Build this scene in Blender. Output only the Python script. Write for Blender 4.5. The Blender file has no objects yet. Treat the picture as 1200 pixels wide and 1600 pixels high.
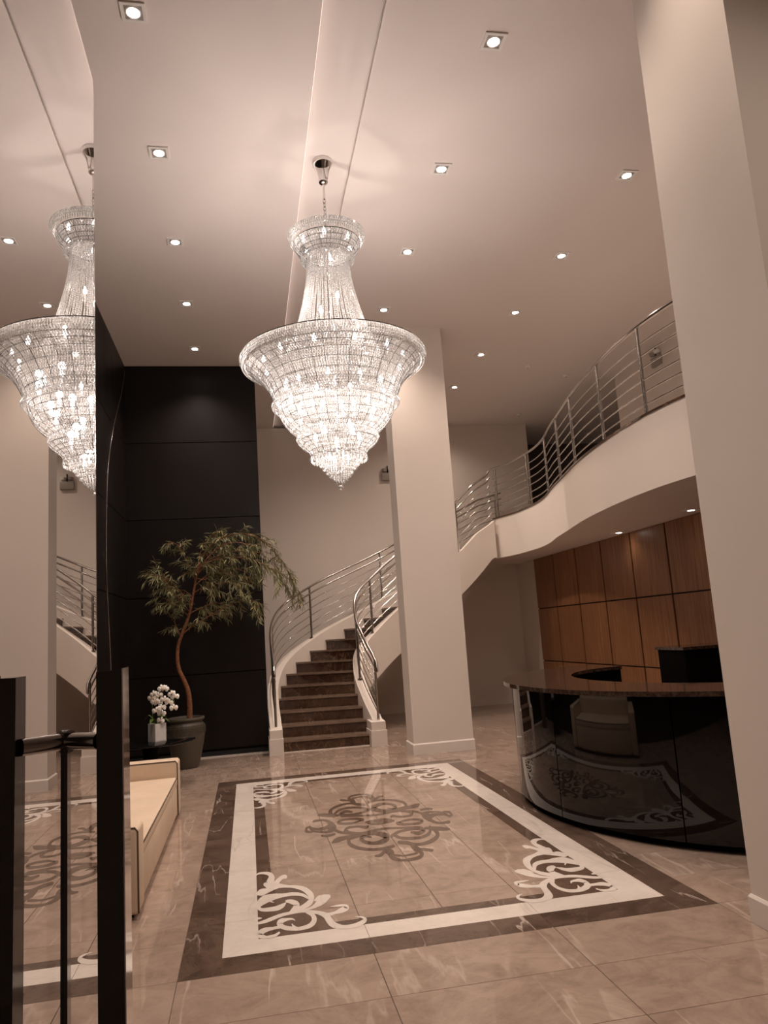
import bpy, bmesh, math, random
from mathutils import Vector, Matrix, noise
random.seed(7)
C = bpy.context.scene.collection
PI = math.pi
sc = bpy.context.scene
# ------------------------------------------------------------------ camera
cam_d = bpy.data.cameras.new('camera'); cam = bpy.data.objects.new('camera', cam_d); C.objects.link(cam)
cF = Vector((0.18296169, 0.97055805, 0.15665914)); cR = Vector((0.98244967, -0.17461707, -0.06558603)); cU = Vector((0.03629969, -0.16590945, 0.98547267))
M = Matrix((cR, cU, -cF)).transposed().to_4x4(); M.translation = (0, 0, 1.6)
cam.matrix_world = M
cam_d.sensor_fit = 'VERTICAL'; cam_d.sensor_height = 36; cam_d.lens = 36 * 1178.99 / 1600; cam_d.clip_start = .02
sc.camera = cam
# ------------------------------------------------------------------ world, exposure
w = bpy.data.worlds.new('night'); sc.world = w; w.use_nodes = True
w.node_tree.nodes['Background'].inputs[0].default_value = (1, .85, .72, 1)
w.node_tree.nodes['Background'].inputs[1].default_value = 0.02
sc.view_settings.view_transform = 'Standard'; sc.view_settings.look = 'None'
sc.view_settings.gamma = 1; sc.view_settings.use_curve_mapping = False
sc.view_settings.exposure = 0.12
BULB_W = 7.8          # watts of one chandelier bulb
CROWN_W = 2.5
SPOT_W = 140.0         # watts of one ceiling downlight
LCOL = (1.0, .86, .79)
SCOL = (1.0, .815, .69)

# ------------------------------------------------------------------ materials
def mat(name, col=(.8, .8, .8), rough=.5, metal=0, **kw):
    m = bpy.data.materials.new(name); m.use_nodes = True
    b = m.node_tree.nodes['Principled BSDF']
    b.inputs['Base Color'].default_value = (*col, 1); b.inputs['Roughness'].default_value = rough; b.inputs['Metallic'].default_value = metal
    for k, v in kw.items(): b.inputs[k].default_value = v
    return m
def N(m, t, **kw):
    n = m.node_tree.nodes.new(t)
    for k, v in kw.items(): setattr(n, k, v)
    return n
def L(m, a, b): m.node_tree.links.new(a, b)
def ramp(m, src, stops, interp='LINEAR'):
    r = N(m, 'ShaderNodeValToRGB'); e = r.color_ramp; e.interpolation = interp
    while len(e.elements) < len(stops): e.elements.new(.5)
    for el, (p_, c_) in zip(e.elements, stops): el.position = p_; el.color = (*c_, 1)
    L(m, src, r.inputs[0]); return r.outputs[0]
def coords(m, scale=(1, 1, 1), rnd=0.0, obj=True):
    tc = N(m, 'ShaderNodeTexCoord'); mp = N(m, 'ShaderNodeMapping'); mp.inputs['Scale'].default_value = scale
    L(m, tc.outputs['Object'], mp.inputs[0])
    if rnd:
        oi = N(m, 'ShaderNodeObjectInfo'); mu = N(m, 'ShaderNodeVectorMath', operation='SCALE')
        cb = N(m, 'ShaderNodeCombineXYZ'); L(m, oi.outputs['Random'], cb.inputs[0]); L(m, oi.outputs['Random'], cb.inputs[1]); L(m, oi.outputs['Random'], cb.inputs[2])
        L(m, cb.outputs[0], mu.inputs[0]); mu.inputs['Scale'].default_value = rnd; L(m, mu.outputs[0], mp.inputs['Location'])
    return mp.outputs[0]
def noi(m, vec, scale, detail=5, rough=.55, dist=0):
    n = N(m, 'ShaderNodeTexNoise'); n.inputs['Scale'].default_value = scale; n.inputs['Detail'].default_value = detail
    n.inputs['Roughness'].default_value = rough; n.inputs['Distortion'].default_value = dist; L(m, vec, n.inputs['Vector']); return n.outputs['Fac']
def mixc(m, fac, a, b, bt='MIX'):
    n = N(m, 'ShaderNodeMix', data_type='RGBA', blend_type=bt)
    for i, v in ((6, a), (7, b)):
        if isinstance(v, tuple): n.inputs[i].default_value = (*v, 1)
        else: L(m, v, n.inputs[i])
    if isinstance(fac, float): n.inputs[0].default_value = fac
    else: L(m, fac, n.inputs[0])
    return n.outputs[2]
def stone(name, base, dark, vein, vein_amt, rough, scale=1.0, vein_scale=1.3, width=.012, rnd=37.0):
    m = mat(name, base, rough); b = m.node_tree.nodes['Principled BSDF']
    v = coords(m, (scale,) * 3, rnd)
    c = ramp(m, noi(m, v, 3.6, 10, .70, .9), [(.30, dark), (.60, base)])
    f = noi(m, v, 16, 6, .7)
    c = mixc(m, ramp(m, f, [(.35, (.0, .0, .0)), (.75, (.35, .35, .35))]), c, tuple(min(1, x * 1.25) for x in base))
    # veins: thin iso-lines of a distorted noise, broken by another noise
    mp2 = N(m, 'ShaderNodeMapping'); mp2.inputs['Rotation'].default_value = (0, 0, .9); mp2.inputs['Scale'].default_value = (1.5, .22, 1.0); L(m, v, mp2.inputs[0])
    vv = noi(m, mp2.outputs[0], vein_scale, 6, .5, .1)
    a = N(m, 'ShaderNodeMath', operation='SUBTRACT'); L(m, vv, a.inputs[0]); a.inputs[1].default_value = .5
    ab = N(m, 'ShaderNodeMath', operation='ABSOLUTE'); L(m, a.outputs[0], ab.inputs[0])
    ln = ramp(m, ab.outputs[0], [(0, (1, 1, 1)), (width, (0, 0, 0))])
    br = ramp(m, noi(m, v, 1.3, 2), [(.46, (0, 0, 0)), (.6, (1, 1, 1))])
    mk = N(m, 'ShaderNodeMath', operation='MULTIPLY'); L(m, ln, mk.inputs[0]); L(m, br, mk.inputs[1])
    mp3 = N(m, 'ShaderNodeMapping'); mp3.inputs['Rotation'].default_value = (0, 0, -.55); mp3.inputs['Location'].default_value = (7, 3, 5); mp3.inputs['Scale'].default_value = (1.8, .26, 1.0); L(m, v, mp3.inputs[0])
    a3 = N(m, 'ShaderNodeMath', operation='SUBTRACT'); L(m, noi(m, mp3.outputs[0], vein_scale * .8, 6, .5, .1), a3.inputs[0]); a3.inputs[1].default_value = .5
    b3 = N(m, 'ShaderNodeMath', operation='ABSOLUTE'); L(m, a3.outputs[0], b3.inputs[0])
    l3 = N(m, 'ShaderNodeMath', operation='MULTIPLY'); L(m, ramp(m, b3.outputs[0], [(0, (.6, .6, .6)), (width * .8, (0, 0, 0))]), l3.inputs[0]); L(m, ramp(m, noi(m, v, 1.7, 2), [(.42, (1, 1, 1)), (.56, (0, 0, 0))]), l3.inputs[1])
    mx = N(m, 'ShaderNodeMath', operation='MAXIMUM'); L(m, mk.outputs[0], mx.inputs[0]); L(m, l3.outputs[0], mx.inputs[1])
    mk2 = N(m, 'ShaderNodeMath', operation='MULTIPLY'); L(m, mx.outputs[0], mk2.inputs[0]); mk2.inputs[1].default_value = vein_amt
    c = mixc(m, mk2.outputs[0], c, vein)
    L(m, c, b.inputs['Base Color']); return m
WALLC = (.74, .665, .60)
M_wall = mat('wall_paint', WALLC, .75)
_b = M_wall.node_tree.nodes['Principled BSDF']; _v = coords(M_wall)
L(M_wall, ramp(M_wall, noi(M_wall, _v, .8, 2), [(.3, tuple(x * .97 for x in WALLC)), (.7, WALLC)]), _b.inputs['Base Color'])
_bp = N(M_wall, 'ShaderNodeBump'); _bp.inputs['Strength'].default_value = .03; _bp.inputs['Distance'].default_value = .01
L(M_wall, noi(M_wall, _v, 60, 3), _bp.inputs['Height']); L(M_wall, _bp.outputs[0], _b.inputs['Normal'])
M_ceil = mat('ceiling_paint', (.76, .69, .65), .85)
M_trim = mat('white_trim', (.76, .69, .63), .45)
M_tile = stone('beige_marble_tile', (.350, .262, .210), (.205, .146, .114), (.60, .50, .43), .6, .035, 1.0, 1.1, .012)
M_brown = stone('brown_marble', (.125, .083, .062), (.045, .028, .020), (.55, .46, .40), .75, .06, 1.0, 1.6, .006)
M_white = stone('white_marble', (.66, .595, .54), (.58, .52, .47), (.40, .33, .28), .45, .05, 1.0, .9, .006)
M_inlay = stone('brown_inlay_marble', (.125, .082, .060), (.085, .055, .040), (.3, .22, .18), .2, .06)
M_step = stone('dark_emperador_marble', (.085, .045, .028), (.022, .012, .008), (.34, .20, .12), .6, .08, 1.6, 3.0, .02)
M_tread = stone('sheen_lightened_tread', (.22, .155, .115), (.14, .092, .068), (.4, .3, .22), .3, .05, 1.6, 3.0, .01)  # dark step marble, lightened: reflected light on the treads put into the colour
M_grout = mat('tile_grout', (.07, .05, .04), .7)
M_black = mat('black_wall_panel', (.0105, .0080, .0075), .34, **{'Specular IOR Level': .22})
_b = M_black.node_tree.nodes['Principled BSDF']
L(M_black, ramp(M_black, noi(M_black, coords(M_black), 1.5, 4), [(.3, (.34,) * 3), (.7, (.46,) * 3)]), _b.inputs['Roughness'])
M_joint = mat('joint_black', (.002, .002, .002), .8)
M_mirror = mat('door_glass_mirror', (.60, .585, .575), .0, 1.0)
M_steel = mat('polished_steel', (.60, .57, .55), .12, 1.0)
M_chrome = mat('chrome', (.75, .73, .72), .07, 1.0)
M_gun = mat('dark_gloss_metal', (.018, .014, .012), .08, 0)
M_gun.node_tree.nodes['Principled BSDF'].inputs['Coat Weight'].default_value = .3
M_desk = mat('black_gloss_glass', (.004, .003, .003), .03)
M_desktop = mat('dark_brown_granite_top', (.045, .028, .020), .06)
L(M_desktop, ramp(M_desktop, noi(M_desktop, coords(M_desktop), 40, 4), [(.4, (.030, .018, .013)), (.7, (.085, .055, .04))]), M_desktop.node_tree.nodes['Principled BSDF'].inputs['Base Color'])
M_matt = mat('matt_black', (.003, .0025, .0025), .6, **{'Specular IOR Level': .04})
M_wood = mat('walnut_veneer', (.18, .08, .04), .38)
_b = M_wood.node_tree.nodes['Principled BSDF']
_v = coords(M_wood, (14, 14, .55), 23.0); _n = noi(M_wood, _v, 2.4, 8, .65, .8)
_c = ramp(M_wood, _n, [(.28, (.125, .048, .018)), (.5, (.265, .115, .047)), (.72, (.400, .195, .090))])
_oi = N(M_wood, 'ShaderNodeObjectInfo'); _c2 = mixc(M_wood, ramp(M_wood, _oi.outputs['Random'], [(0, (0, 0, 0)), (1, (.35, .35, .35))]), _c, (.16, .07, .032)); L(M_wood, _c2, _b.inputs['Base Color'])
M_sofa = mat('cream_upholstery', (.68, .53, .39), .7)
_b = M_sofa.node_tree.nodes['Principled BSDF']; _bp = N(M_sofa, 'ShaderNodeBump'); _bp.inputs['Strength'].default_value = .12; _bp.inputs['Distance'].default_value = .004
_v = coords(M_sofa); L(M_sofa, noi(M_sofa, _v, 220, 2), _bp.inputs['Height']); L(M_sofa, _bp.outputs[0], _b.inputs['Normal'])
L(M_sofa, ramp(M_sofa, noi(M_sofa, _v, 3, 3), [(.3, (.62, .48, .355)), (.7, (.70, .55, .41))]), _b.inputs['Base Color'])
M_pipe = mat('brown_piping', (.10, .065, .04), .7)
M_pot = mat('olive_brown_ceramic', (.085, .070, .050), .42)
M_bark = mat('reddish_bark', (.20, .075, .03), .75)
_b = M_bark.node_tree.nodes['Principled BSDF']; _v = coords(M_bark, (6, 6, 18)); L(M_bark, ramp(M_bark, noi(M_bark, _v, 4, 5), [(.3, (.10, .035, .015)), (.7, (.30, .12, .05))]), _b.inputs['Base Color'])
M_leaf = mat('olive_leaf', (.10, .115, .045), .5)
_b = M_leaf.node_tree.nodes['Principled BSDF']; _oi = N(M_leaf, 'ShaderNodeNewGeometry')
L(M_leaf, ramp(M_leaf, _oi.outputs['Random Per Island'], [(0, (.11, .12, .055)), (.5, (.20, .20, .09)), (1, (.34, .30, .14))]), _b.inputs['Base Color'])
M_soil = mat('potting_soil', (.03, .018, .012), .95)
M_petal = mat('white_petal', (.88, .84, .78), .55); M_petal.node_tree.nodes['Principled BSDF'].inputs['Subsurface Weight'].default_value = .0
M_lip = mat('orchid_lip', (.72, .48, .25), .5)
M_green = mat('orchid_green', (.09, .16, .03), .4)
M_whitepot = mat('white_gloss_pot', (.80, .77, .74), .15)
M_tabglass = mat('black_glass_top', (.004, .004, .004), .02)
M_lampwhite = mat('white_plastic', (.80, .77, .74), .35)
M_grey = mat('grey_plastic', (.32, .28, .25), .4)
def emis(name, col, s):
    m = bpy.data.materials.new(name); m.use_nodes = True; nt = m.node_tree; nt.nodes.clear()
    e = nt.nodes.new('ShaderNodeEmission'); e.inputs[0].default_value = (*col, 1); e.inputs[1].default_value = s
    o = nt.nodes.new('ShaderNodeOutputMaterial'); nt.links.new(e.outputs[0], o.inputs[0]); return m
M_bulb = emis('bulb_glow', (1, .90, .82), 28)
M_spot = emis('lamp_glow', (1, .90, .80), 22)
M_spotlow = emis('soffit_lamp_glow', (1, .85, .72), 3.0)
# crystal: white cut glass that scatters, mirrors and lets light through
M_crys = bpy.data.materials.new('cut_crystal'); M_crys.use_nodes = True
nt = M_crys.node_tree; nt.nodes.clear()
_o = nt.nodes.new('ShaderNodeOutputMaterial'); _t = nt.nodes.new('ShaderNodeBsdfTranslucent'); _d = nt.nodes.new('ShaderNodeBsdfDiffuse')
_g = nt.nodes.new('ShaderNodeBsdfGlossy'); _tr = nt.nodes.new('ShaderNodeBsdfTransparent')
_t.inputs[0].default_value = (.62, .61, .60, 1); _d.inputs[0].default_value = (.62, .61, .60, 1); _g.inputs[0].default_value = (1, 1, 1, 1); _g.inputs[1].default_value = .08
_m1 = nt.nodes.new('ShaderNodeMixShader'); _m2 = nt.nodes.new('ShaderNodeMixShader'); _m3 = nt.nodes.new('ShaderNodeMixShader')
nt.links.new(_t.outputs[0], _m1.inputs[1]); nt.links.new(_d.outputs[0], _m1.inputs[2]); _m1.inputs[0].default_value = .45
nt.links.new(_m1.outputs[0], _m2.inputs[1]); nt.links.new(_g.outputs[0], _m2.inputs[2]); _m2.inputs[0].default_value = .22
nt.links.new(_m2.outputs[0], _m3.inputs[1]); nt.links.new(_tr.outputs[0], _m3.inputs[2]); _m3.inputs[0].default_value = .16
nt.links.new(_m3.outputs[0], _o.inputs[0])
M_wire = mat('chandelier_wire', (.035, .03, .028), .4, 0.0)

# ------------------------------------------------------------------ helpers
class MB:
    def __init__(s): s.v = []; s.f = []
    def add(s, vs, fs):
        o = len(s.v); s.v += [tuple(v) for v in vs]; s.f += [tuple(i + o for i in f) for f in fs]; return s
    def box(s, c, d, rz=0, mtx=None):
        x, y, z = d[0] / 2, d[1] / 2, d[2] / 2
        vs = [Vector((i * x, j * y, k * z)) for k in (-1, 1) for j in (-1, 1) for i in (-1, 1)]
        if mtx: vs = [mtx @ v for v in vs]
        elif rz: R = Matrix.Rotation(rz, 3, 'Z'); vs = [R @ v + Vector(c) for v in vs]
        else: vs = [v + Vector(c) for v in vs]
        return s.add(vs, [(0, 2, 3, 1), (4, 5, 7, 6), (0, 1, 5, 4), (2, 6, 7, 3), (0, 4, 6, 2), (1, 3, 7, 5)])
    def b2(s, a, b): return s.box([(a[i] + b[i]) / 2 for i in range(3)], [abs(b[i] - a[i]) for i in range(3)])
    def tube(s, pts, r, n=8, cap=True):
        pts = [Vector(p) for p in pts]; rs = r if isinstance(r, (list, tuple)) else [r] * len(pts)
        rings = []; up = None
        for i, p in enumerate(pts):
            t = (pts[min(i + 1, len(pts) - 1)] - pts[max(i - 1, 0)])
            if t.length < 1e-9: t = Vector((0, 0, 1))
            t.normalize()
            if up is None: up = t.orthogonal().normalized()
            up = (up - t * up.dot(t))
            if up.length < 1e-6: up = t.orthogonal()
            up.normalize(); bb = t.cross(up)
            rings.append([p + (up * math.cos(2 * PI * k / n) + bb * math.sin(2 * PI * k / n)) * rs[i] for k in range(n)])
        vs = [v for r_ in rings for v in r_]; fs = []
        for i in range(len(rings) - 1):
            for k in range(n): fs.append((i * n + k, i * n + (k + 1) % n, (i + 1) * n + (k + 1) % n, (i + 1) * n + k))
        if cap: fs.append(tuple(reversed(range(n)))); fs.append(tuple(range((len(rings) - 1) * n, len(rings) * n)))
        return s.add(vs, fs)
    def lathe(s, prof, c=(0, 0, 0), n=48, close=False):
        vs = []; fs = []
        for (r, z) in prof:
            for k in range(n): a = 2 * PI * k / n; vs.append((c[0] + r * math.cos(a), c[1] + r * math.sin(a), c[2] + z))
        m_ = len(prof)
        for i in range(m_ if close else m_ - 1):
            j = (i + 1) % m_
            for k in range(n): fs.append((i * n + k, i * n + (k + 1) % n, j * n + (k + 1) % n, j * n + k))
        return s.add(vs, fs)
    def prism(s, poly, z0, z1):
        n = len(poly); area = sum(poly[i][0] * poly[(i + 1) % n][1] - poly[(i + 1) % n][0] * poly[i][1] for i in range(n))
        if area < 0: poly = poly[::-1]
        vs = [(x, y, z0) for x, y in poly] + [(x, y, z1) for x, y in poly]
        fs = [tuple(reversed(range(n))), tuple(range(n, 2 * n))] + [(i, (i + 1) % n, n + (i + 1) % n, n + i) for i in range(n)]
        return s.add(vs, fs)
    def strip_solid(s, rings, closed=False):
        """rings: list of equal-length rings of points (closed cross-sections)"""
        n = len(rings[0]); vs = [v for r_ in rings for v in r_]; fs = []
        for i in range(len(rings) - 1):
            for k in range(n): fs.append((i * n + k, (i + 1) * n + k, (i + 1) * n + (k + 1) % n, i * n + (k + 1) % n))
        fs.append(tuple(range(n))); fs.append(tuple(reversed(range((len(rings) - 1) * n, len(rings) * n))))
        return s.add(vs, fs)
    def build(s, name, m=None, parent=None, smooth=False, loc=None, fix=False, auto=None):
        me = bpy.data.meshes.new(name); me.from_pydata(s.v, [], s.f); me.validate(); me.update()
        if fix:
            bm = bmesh.new(); bm.from_mesh(me); bmesh.ops.recalc_face_normals(bm, faces=bm.faces); bm.to_mesh(me); bm.free()
        if smooth:
            me.polygons.foreach_set('use_smooth', [True] * len(me.polygons))
            if auto: me.set_sharp_from_angle(angle=math.radians(auto))
        if m: me.materials.append(m)
        o = bpy.data.objects.new(name, me); C.objects.link(o)
        if parent: o.parent = parent
        if loc: o.location = loc
        return o
def rbox(name, a, b, bev, m, parent=None, seg=3, sub=None):
    me = bpy.data.meshes.new(name); bm = bmesh.new(); bmesh.ops.create_cube(bm, size=1)
    for v in bm.verts: v.co = Vector([(a[i] + b[i]) / 2 + v.co[i] * (b[i] - a[i]) for i in range(3)])
    bmesh.ops.bevel(bm, geom=list(bm.edges), offset=bev, segments=seg, profile=.5, affect='EDGES')
    if sub: sub(bm)
    bm.to_mesh(me); bm.free(); me.polygons.foreach_set('use_smooth', [True] * len(me.polygons)); me.set_sharp_from_angle(angle=math.radians(50))
    me.materials.append(m); o = bpy.data.objects.new(name, me); C.objects.link(o)
    if parent: o.parent = parent
    return o
def thing(name, label, cat, loc=(0, 0, 0), group=None, rz=0):
    o = bpy.data.objects.new(name, None); C.objects.link(o); o.location = loc; o.rotation_euler.z = rz; o.empty_display_size = .1
    o['label'] = label; o['category'] = cat
    if group: o['group'] = group
    return o
def tag(o, label, cat, group=None):
    o['label'] = label; o['category'] = cat
    if group: o['group'] = group
    return o
def struct(o, label=None, cat='structure'):
    o['kind'] = 'structure'
    if label: o['label'] = label; o['category'] = cat
    return o
def inst(o, parent, loc=None, rot=None):
    c = o.copy(); C.objects.link(c); c.parent = parent
    if loc is not None: c.location = loc
    if rot is not None: c.rotation_euler = rot
    return c
def spline(pts, n=8):
    pts = [Vector(p) for p in pts]; out = []
    P = [pts[0] * 2 - pts[1]] + pts + [pts[-1] * 2 - pts[-2]]
    for i in range(1, len(P) - 2):
        a, b, c_, d = P[i - 1], P[i], P[i + 1], P[i + 2]
        for k in range(n):
            t = k / n; out.append(.5 * ((2 * b) + (c_ - a) * t + (2 * a - 5 * b + 4 * c_ - d) * t * t + (3 * b - a - 3 * c_ + d) * t ** 3))
    out.append(pts[-1]); return out
class Curve:
    """position as function of a parameter, through keyed points"""
    def __init__(s, keys): s.k = keys
    def __call__(s, t):
        k = s.k
        if t <= k[0][0]: i = 0
        elif t >= k[-1][0]: i = len(k) - 2
        else: i = max(j for j in range(len(k) - 1) if k[j][0] <= t)
        t0, t1 = k[i][0], k[i + 1][0]; p0, p1 = Vector(k[i][1]), Vector(k[i + 1][1])
        def tan(j):
            if j == 0: return (Vector(k[1][1]) - Vector(k[0][1])) / (k[1][0] - k[0][0])
            if j == len(k) - 1: return (Vector(k[-1][1]) - Vector(k[-2][1])) / (k[-1][0] - k[-2][0])
            return (Vector(k[j + 1][1]) - Vector(k[j - 1][1])) / (k[j + 1][0] - k[j - 1][0])
        h = t1 - t0; u = (t - t0) / h; m0, m1 = tan(i) * h, tan(i + 1) * h
        return (2 * u ** 3 - 3 * u ** 2 + 1) * p0 + (u ** 3 - 2 * u ** 2 + u) * m0 + (-2 * u ** 3 + 3 * u ** 2) * p1 + (u ** 3 - u ** 2) * m1
    def tangent(s, t): return (s(t + .02) - s(t - .02)).normalized()

H = 5.85            # ceiling
XL, XR, YB, YF = -1.72, 9.0, 15.1, -2.6
ZF = 3.53; ZS = 2.80      # upper floor top, soffit
# ------------------------------------------------------------------ FLOOR
floor = struct(MB().b2((XL - .1, YF - .1, -.12), (XR, YB + 2, -.004)).build('floor', M_grout))
def tile_mesh(w_, d_, m, t=.02, bev=.0012):
    me = bpy.data.meshes.new('tile'); x, y = w_ / 2, d_ / 2
    vs = [(-x, -y, -t), (x, -y, -t), (x, y, -t), (-x, y, -t), (-x, -y, -bev), (x, -y, -bev), (x, y, -bev), (-x, y, -bev),
          (-x + bev, -y + bev, 0), (x - bev, -y + bev, 0), (x - bev, y - bev, 0), (-x + bev, y - bev, 0)]
    fs = [(3, 2, 1, 0), (8, 9, 10, 11)] + [(i, (i + 1) % 4, 4 + (i + 1) % 4, 4 + i) for i in range(4)] + [(4 + i, 4 + (i + 1) % 4, 8 + (i + 1) % 4, 8 + i) for i in range(4)]
    me.from_pydata(vs, [], fs); me.materials.append(m); return me
TW, TD, G = .966, .482, .003
RX0, RX1, RY0, RY1 = -.3975, 2.5008, 4.087, 9.367
cache = {}
def tile(x0, x1, y0, y1, name='tile', m=M_tile):
    w_, d_ = round(x1 - x0 - G, 4), round(y1 - y0 - G, 4)
    if w_ < .01 or d_ < .01: return
    k = (w_, d_, m.name)
    if k not in cache: cache[k] = tile_mesh(w_, d_, m)
    o = bpy.data.objects.new(name, cache[k]); C.objects.link(o); o.parent = floor; o.location = ((x0 + x1) / 2, (y0 + y1) / 2, 0); return o
def clip_out(x0, x1, y0, y1):
    """pieces of a tile outside the medallion"""
    if x1 <= RX0 + .01 or x0 >= RX1 - .01 or y1 <= RY0 + .01 or y0 >= RY1 - .01: return [(x0, x1, y0, y1)]
    out = []
    if y0 < RY0 - .01: out.append((x0, x1, y0, RY0))
    if y1 > RY1 + .01: out.append((x0, x1, RY1, y1))
    ya, yb = max(y0, RY0), min(y1, RY1)
    if x0 < RX0 - .01: out.append((x0, RX0, ya, yb))
    if x1 > RX1 + .01: out.append((RX1, x1, ya, yb))
    return out
ntile = 0
for j in range(-2, 26):
    y0 = RY0 + (j - 2) * TD; y1 = y0 + TD
    for i in range(-2, 7):
        x0 = RX0 + i * TW; x1 = x0 + TW
        if y1 < 2.5 or y0 > YB or x0 > 6.2: continue
        x0c, x1c, y1c = max(x0, XL), x1, min(y1, YB)
        for (a, b, c_, d) in clip_out(x0c, x1c, y0, y1c): tile(a, b, c_, d); ntile += 1
# far and hidden rest of the floor: bigger slabs of the same stone
for (a, b, c_, d) in ((XL, RX0 + 7 * TW, YF, RY0 - 4 * TD), (RX0 + 7 * TW, XR, YF, YB)):
    MB().b2((a, c_, -.02), (b, d, -.0006)).build('floor_slab', M_tile, floor)
# medallion: brown outer band, white band with mitred corners, inner brown band
cx, cy = (RX0 + RX1) / 2, (RY0 + RY1) / 2
def band(hx, hy, w_, name, m, cutx, cuty, z=0):
    """four sides with mitred corners cut into slabs"""
    g = .0012
    for sx, sy in ((0, -1), (0, 1), (-1, 0), (1, 0)):
        L_ = hx if sx == 0 else hy; cuts = sorted([-L_] + (cutx if sx == 0 else cuty) + [L_])
        for a, b in zip(cuts, cuts[1:]):
            def inner(u): return max(-(L_ - w_), min(L_ - w_, u))
            ia, ib = inner(a), inner(b)
            pts = [(a + g, 0), (b - g, 0), (ib - g, w_), (ia + g, w_)]
            q = []
            for u, v in pts:
                if sx == 0: q.append((cx + u, cy + sy * (hy - v - g)))
                else: q.append((cx + sx * (hx - v - g), cy + u))
            mx = sum(p[0] for p in q) / 4; my = sum(p[1] for p in q) / 4
            MB().prism([(p[0] - mx, p[1] - my) for p in q], -.02, z).build(name, m, floor, loc=(mx, my, 0), fix=True)
cxs = [-.483 + .01, .483]; cys = [-1.93, -.965, 0, .965, 1.93]
band(1.449, 2.64, .205, 'brown_border_slab', M_brown, cxs, cys)
band(1.245, 2.435, .190, 'white_border_slab', M_white, cxs, cys)
band(1.055, 2.245, .098, 'inner_border_slab', M_brown, [-.483, .483], cys)
ix, iy = 1.055 - .098, 2.245 - .098
xs = [cx - ix] + [cx + k * .483 for k in (-1, 0, 1)] + [cx + ix]
ys = [cy - iy] + [cy + k * .963 - .0 for k in (-2, -1, 0, 1, 2)] + [cy + iy]
for a, b in zip(xs, xs[1:]):
    for c_, d in zip(ys, ys[1:]): tile(a, b, c_, d)
# ---- scroll inlays, drawn as floor curves (metres from the medallion's own centre or corner)
def px2floor(x, y):
    d = cF + cR * ((x - 600) / 1178.99) - cU * ((y - 800) / 1178.99); t = -1.6 / d.z; return (d.x * t, d.y * t)
def stroke_poly(pts, conv):
    """pts (x,y,halfwidth) -> outline polygon mapped by conv"""
    sp = spline([Vector(p) for p in pts], 5); Lp, Rp = [], []
    for i, p in enumerate(sp):
        t = sp[min(i + 1, len(sp) - 1)] - sp[max(i - 1, 0)]; t = Vector((t.x, t.y)).normalized(); n = Vector((-t.y, t.x)); h = max(p.z, 1.5)
        Lp.append(conv(p.x + n.x * h, p.y + n.y * h)); Rp.append(conv(p.x - n.x * h, p.y - n.y * h))
    # round ends
    def cap(p, q, h, sgn):
        t = Vector((p.x - q.x, p.y - q.y)).normalized(); base = math.atan2(t.y, t.x); h = max(h, 1.5)
        return [conv(p.x + h * math.cos(base + a), p.y + h * math.sin(base + a)) for a in [PI / 2 * k / 3 for k in (2, 1, 0, -1, -2)]]
    return Lp, Rp, cap(sp[-1], sp[-2], sp[-1].z, 1), cap(sp[0], sp[1], sp[0].z, 1)
def scroll(strokes, conv, z0, z1, mb, flip=None, wf=.88):
    for idx, s_ in enumerate(strokes):
        s_ = [(a, b, c_ * wf) for a, b, c_ in s_]
        Lp, Rp, e1, e0 = stroke_poly(s_, conv); zt = z1 + idx * 4e-5
        f = flip or (lambda p: p)
        rows = list(zip(Lp, Rp))
        vs = []; fs = []
        for l, r in rows: vs += [(*f(l), zt), (*f(r), zt)]
        for i in range(len(rows) - 1): fs.append((2 * i, 2 * i + 1, 2 * i + 3, 2 * i + 2))
        n = len(rows); o = len(vs); vs += [(*f(q), zt) for q in e1]; fs.append((2 * n - 2,) + tuple([2 * n - 1] + list(range(o + 4, o - 1, -1))))
        o = len(vs); vs += [(*f(q), zt) for q in e0]; fs.append((1, 0) + tuple(range(o + 4, o - 1, -1)))
        mb.add(vs, fs)
def upfix(o):
    me = o.data; bm = bmesh.new(); bm.from_mesh(me); bmesh.ops.split_edges(bm, edges=bm.edges); bmesh.ops.triangulate(bm, faces=bm.faces)
    for f in bm.faces:
        f.normal_update()
        if f.normal.z < 0: f.normal_flip()
    # give the sheet a real edge
    bm.to_mesh(me); bm.free()
def c4(x, y): return px2floor(380 + x / 5.4545, 1330 + y / 5.4545)
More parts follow.
